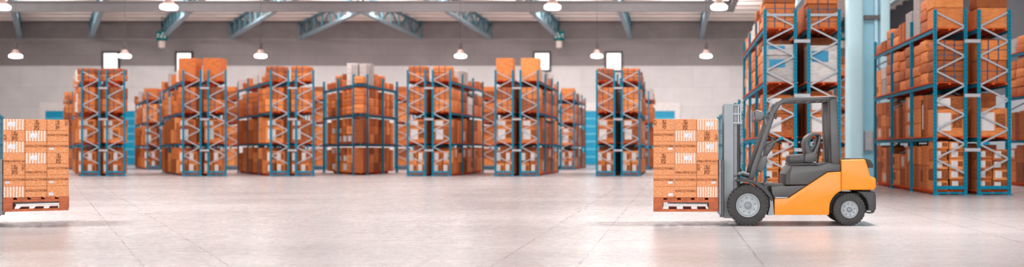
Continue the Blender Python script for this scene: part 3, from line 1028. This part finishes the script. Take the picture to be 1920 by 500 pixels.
    cs = MB().prism(E([(25, 126), (38, 154), (52, 160), (56, 152), (43, 134), (37, 124)]), .42, W - .42).build('steering_column', 'anth', root, .012, 2, True)
    c = Vector((52 * U, .57, 163 * U))
    ax = Vector((.5, 0, .86)).normalized()
    b1 = Vector((0, 1, 0))
    b2 = ax.cross(b1)
    ring = [c + (b1 * math.cos(2 * PI * i / 28) + b2 * math.sin(2 * PI * i / 28)) * .17 for i in range(29)]
    wl = MB().tube(ring, .012, 8, False)
    for a in (0, 2.1, 4.2):
        wl.tube([c - ax * .03, c + (b1 * math.cos(a) + b2 * math.sin(a)) * .165], .01, 6)
    wl.build('steering_wheel', 'black', cs)
    for i, y in enumerate((.34, .4, .46)):
        lv = MB().tube([(44 * U, y, 150 * U), (54 * U, y, 157 * U), (63 * U, y, (161 + i) * U)], .008, 6).build('lever', 'grey_metal', root)
        MB().tube([(62 * U, y, (161 + i) * U), (70 * U, y, (163.5 + i) * U)], [.014, .016], 8).build('knob', 'teal', lv)
    MB().tube([(30 * U, .36, 130 * U), (32 * U, .36, 155 * U), (40 * U, .36, 172 * U), (41 * U, .36, 184 * U), (35 * U, .36, 200 * U)], .015, 8).build('grab_bar', 'rim', root)
    MB().tube([(33 * U, .4, 78 * U), (40 * U, .4, 90 * U)], .012, 6).build('pedal_arm', 'dark', root)
    MB().box(36 * U, 45 * U, .36, .46, 88 * U, 91 * U).build('pedal', 'black', root, .006)
    # headlights on the front pillars
    for y0, dx in ((.06, 0), (W - .2, 7)):
        hl = MB().prism(E([(x + dx, z) for x, z in ((13, 198), (13, 214), (16, 217), (28, 213), (32, 205), (25, 197))]), y0, y0 + .12).build('headlight', 'grey_metal', root, .014, 2, True)
        MB().box((8.5 + dx) * U, (12.6 + dx) * U, y0 + .005, y0 + .115, 196 * U, 213 * U).build('headlight_lens', 'grey_metal', hl, .008)
        MB().box((10 + dx) * U, (13.5 + dx) * U, y0 - .004, y0 + .06, 198 * U, 204 * U).build('turn_signal', 'red', hl, .004)
        MB().bar(((26 + dx) * U, y0 + .07, 206 * U), (42 * U, y0 + .07, 200 * U), .03, .03).build('headlight_arm', 'dark', hl)
    mr = MB().prism(E([(50, 200), (54, 210), (57, 210), (53, 198)]), .02, .09).build('mirror', 'dark', root, .008, 2, True)
    MB().tube([(52 * U, .06, 205 * U), (48 * U, .12, 212 * U)], .007, 6).build('mirror_arm', 'dark', mr)
    # mast
    for y0, y1 in ((.29, .37), (W - .37, W - .29)):
        ch = MB().box(-43.5 * U, -25 * U, y0, y1, 12 * U, 229 * U).build('mast_channel', 'mast', root, .006, 2)
        ir = MB().box(-24.6 * U, -18 * U, y0 + .012, y1 - .012, 60 * U, 224 * U).build('inner_rail', 'mast_dark', root, .004)
        if y0 < .5:
            MB().box(-26 * U, -9 * U, y0 - .01, y0 + .03, 191 * U, 194.5 * U).build('rail_clamp', 'rim', ir, .004)
            MB().box(-26 * U, -10 * U, y0 - .01, y0 + .03, 208 * U, 211.5 * U).build('rail_clamp', 'rim', ir, .004)
            MB().box(-13 * U, -10 * U, y0 - .008, y0 + .02, 194 * U, 226 * U).build('rail_plate', 'rim', ir, .003)
        cy = MB().tube([(-15.5 * U, y0 + .07, 62 * U), (-15.5 * U, y0 + .07, 190 * U)], .028, 14).build('lift_cylinder', 'dark', root)
        MB().tube([(-15.5 * U, y0 + .07, 190.5 * U), (-15.5 * U, y0 + .07, 224 * U)], .014, 10).build('piston_rod', 'chrome', cy)
    MB().box(-43 * U, -9 * U, .3, W - .3, 224.6 * U, 228 * U).build('mast_crossbar', 'mast', root, .004)
    MB().box(-40 * U, -28 * U, .375, W - .375, 120 * U, 132 * U).build('mast_crossbar', 'mast', root, .004)
    MB().box(-40 * U, -28 * U, .375, W - .375, 18 * U, 30 * U).build('mast_crossbar', 'mast', root, .004)
    tc = MB().tube([(-17 * U, .28, 95 * U), (-8 * U, .28, 98 * U), (8 * U, .28, 92 * U)], .03, 14).build('tilt_cylinder', 'grey_metal', root)
    MB().tube([(-24 * U, .28, 92.5 * U), (-17.5 * U, .28, 94.8 * U)], .018, 10).build('piston_rod', 'grey_metal', tc)
    for i in range(2):
        MB().tube([(-18 * U, .39 + .05 * i, 190 * U), (-12 * U, .39 + .05 * i, 140 * U), (-13 * U, .39 + .05 * i, 108 * U), (-6 * U, .39 + .05 * i, 92 * U), (12 * U, .4 + .05 * i, 90 * U)], .014, 8).build('hydraulic_hose', 'black', root)
    # carriage and forks
    cg = MB().box(-54 * U, -49.5 * U, .08, W - .08, 98 * U, 124 * U)
    cg.box(-54 * U, -49.5 * U, .08, W - .08, 20 * U, 42 * U).box(-54 * U, -49.5 * U, .08, .16, 42 * U, 98 * U).box(-54 * U, -49.5 * U, W - .16, W - .08, 42 * U, 98 * U)
    cg = cg.build('carriage', 'mast_dark', root, .004)
    MB().box(-49.3 * U, -44.2 * U, .3, W - .3, 17 * U, 122 * U).build('carriage_roller_plate', 'dark', cg)
    MB().box(-52 * U, -44.5 * U, .12, .2, 15 * U, 26 * U).build('lower_hook', 'anth', cg, .004)
    MB().box(-49 * U, -45 * U, .1, .15, 16 * U, 122 * U).build('side_plate', 'anth', cg, .004)
    for y in (.27, W - .41):
        f = MB().box(-54.2 * U, -50 * U, y, y + .13, 38.5 * U, 96 * U)
        f.add([(-54.2 * U, y, 43 * U), (-54.2 * U, y + .13, 43 * U), (-54.2 * U, y, 38.5 * U), (-54.2 * U, y + .13, 38.5 * U),
               (-150 * U, y + .015, 43 * U), (-150 * U, y + .115, 43 * U), (-150 * U, y + .015, 39.5 * U), (-150 * U, y + .115, 39.5 * U)],
              [(0, 1, 5, 4), (2, 6, 7, 3), (0, 4, 6, 2), (1, 3, 7, 5), (4, 5, 7, 6), (0, 2, 3, 1)])
        f.build('fork', 'mast_dark', root)
    return root

FKX, FKY = 1.191, 16.62
fork = make_forklift()
fork.location = (FKX, FKY, 0)
tag(fork, 'orange-yellow forklift with grey overhead guard carrying the right pallet load', 'forklift')
# ------------------------------------------------------------------ the two pallet loads
CW, CH, CD = .3545, .1835, .78
def load(loc, rz, CW, mirror, side_name):
    """A wooden pallet with three by seven cartons."""
    PW = CW * 3
    T = Matrix.Translation(loc) @ Matrix.Rotation(rz, 4, 'Z')
    p = empty('wooden_pallet')
    p.matrix_world = T
    tag(p, 'orange-brown wooden pallet on the raised forks under the %s carton load' % side_name, 'pallet', 'wooden pallets on forks')
    D = .94
    zt = 26 * U
    BW = PW / 6.4
    for i in range(5):
        x = i * (PW - BW) / 4
        MB().box(x, x + BW, 0, D, 22.1 * U, zt).build('deck_board', 'pallet', p, .003, 1)
    for y in (0, D / 2 - .05, D - .1):
        MB().box(0, PW, y, y + .1, 17.6 * U, 22 * U).build('stringer_board', 'pallet', p, .003, 1)
    for x in (0, PW * .854):
        for y in (0, D / 2 - .05, D - .1):
            MB().box(x, x + .146 * PW, y, y + .1, 4.6 * U, 17.5 * U).build('block', 'pallet', p, .003, 1)
    MB().box(0, PW, 0, .1, 0, 4.5 * U).build('bottom_board', 'pallet', p, .003, 1)
    for x in (0, .23, .46, .69, .87):
        MB().box(x * PW, (x + .13) * PW, .101, D, .4 * U, 4.5 * U).build('bottom_slat', 'pallet_dark', p, .003, 1)
    S = [('stamp2', 'stamp', 'white'), ('tape', 'white', 'stamp2'), ('tapelab', 'tape', 'white'), ('stamp', 'white', 'lowtape'),
         ('tape', 'lowtape', 'stamp2'), ('tapelab', 'tape', 'tapelab'), ('lab', 'tape', 'striped')]
    word = {'stamp2': 'with two dark stamps', 'stamp': 'with one dark upright stamp', 'white': 'with white stripes and a label', 'tape': 'with dark printed tape',
            'tapelab': 'with tape and a small label', 'lowtape': 'with tape along its lower half', 'lab': 'with only a small label', 'striped': 'with pale stripes and no label'}
    for r in range(7):
        for c in range(3):
            kind = S[r][c]
            cc = 2 - c if mirror else c
            x = .0005 + cc * CW
            z = zt + .003 + (6 - r) * CH
            w, h = CW - .004, CH - .002
            o = MB().box(0, w, 0, CD, 0, h).build('packed_carton', 'load_striped' if kind in ('white', 'striped') else 'load', None, .004, 1)
            o.matrix_world = T @ Matrix.Translation((x, .02, z))
            mx = (lambda a, b: (w - b, w - a)) if mirror else (lambda a, b: (a, b))
            def patch(nm, mat, a, b, z0, z1):
                a, b = mx(a * w, b * w)
                MB().box(a, b, -.004, -.001, z0 * h, z1 * h).build(nm, mat, o)
            if kind == 'stamp2':
                patch('stamp', 'load_print', .42, .6, .1, .92) if r == 0 else patch('stamp', 'load_print', .34, .62, .08, .9)
                a = .01 if r != 1 else .84
                patch('stamp', 'load_print', a, a + .14, .4 if r != 1 else .1, .95 if r != 1 else .6)
            elif kind == 'stamp':
                patch('stamp', 'load_print', .36, .58, .04, .92)
            elif kind == 'white':
                patch('label', 'load_label', .44, .76, .34, .76)
            elif kind in ('tape', 'tapelab', 'lowtape'):
                b = .5 if kind != 'lowtape' else .14
                patch('tape', 'load_tape', .0, 1.0, b, b + .2)
                if kind == 'tapelab':
                    patch('label', 'load_label', .68, .9, .26, .44)
            elif kind == 'lab':
                patch('label', 'load_label', .7, .92, .14, .4)
            tier = ('top', 'second', 'third', 'fourth', 'fifth', 'sixth', 'bottom')[r]
            colname = ('outer', 'middle', 'forklift-side')[c]
            tag(o, 'orange carton %s, %s tier, %s column, %s pallet' % (word[kind], tier, colname, side_name), 'carton', 'cartons on the %s pallet' % side_name)
zp = .222
load((-177 * U + FKX, FKY + .1, zp), 0, CW, False, 'right')
TURN = R(30)
LP = (-10.93, 16.66, zp)
load(LP, TURN, .3062, True, 'left')
# the second truck, almost wholly beyond the left edge, heading right along the turned aisle
fork2 = copy_tree(fork)
fork2.matrix_world = Matrix.Translation(LP) @ Matrix.Rotation(TURN, 4, 'Z') @ Matrix.Translation((-.476, 1.05, -zp)) @ Matrix.Rotation(PI, 4, 'Z')
tag(fork2, 'second forklift at the left edge, only its grey carriage and forks in view', 'forklift')

# ------------------------------------------------------------------ light
def area(name, loc, sx, sy, power, col=(1, .96, .93), rot=(0, 0, 0)):
    l = bpy.data.lights.new(name, 'AREA')
    l.shape = 'RECTANGLE'
    l.size, l.size_y, l.energy, l.color = sx, sy, power, col
    o = bpy.data.objects.new(name, l)
    C.objects.link(o)
    o.location = loc
    o.rotation_euler = rot
    return o
for y, p in ((31, 500), (45, 600), (59, 650), (73, 700)):
    for x in (-44, -30, -16, -3, 10):
        area('roof_fill_light', (x, y, 12.6), 7, 3, p)  # out-of-view area lamps added under the roof to fill the hall evenly
for x in (-50, -36, -24, -10, 2):
    area('wall_fill_light', (x, 77, 12.4), 6, 1.2, 420, (1, .96, .93), (R(52), 0, 0))  # unseen lamps added above the frame and tilted to brighten the back wall
area('hall_light', (3.4, 17.4, 7.5), 1.2, .5, 620)
area('hall_light', (-14.2, 18.2, 7.5), 1.2, .5, 620)
area('front_fill_light', (-4, -5.5, 5.5), 34, 8, 2900, (1, .985, .97), (PI / 2, 0, 0))  # broad fill added behind the camera to brighten upright faces from the front

wld = bpy.data.worlds.new('daylight')
bpy.context.scene.world = wld
wld.use_nodes = True
bg = wld.node_tree.nodes['Background']
bg.inputs[0].default_value = (1.0, .98, .97, 1)
bg.inputs[1].default_value = .27

# ------------------------------------------------------------------ camera
cam = bpy.data.cameras.new('camera')
co = bpy.data.objects.new('camera', cam)
C.objects.link(co)
co.location = (0, 0, 1.21)
co.rotation_euler = (PI / 2, 0, 0)
cam.sensor_width, cam.lens = 36, 36
cam.shift_x, cam.shift_y = (960 - 1265) / 1920, 33 / 1920
cam.dof.use_dof = True
cam.dof.focus_distance = FKY + .1
cam.dof.aperture_fstop = .036 / .05
cam.clip_end = 300
sc = bpy.context.scene
sc.camera = co
sc.view_settings.view_transform = 'Standard'
sc.view_settings.look = 'None'
sc.view_settings.gamma = 1
sc.view_settings.use_curve_mapping = False
sc.view_settings.exposure = 0.87
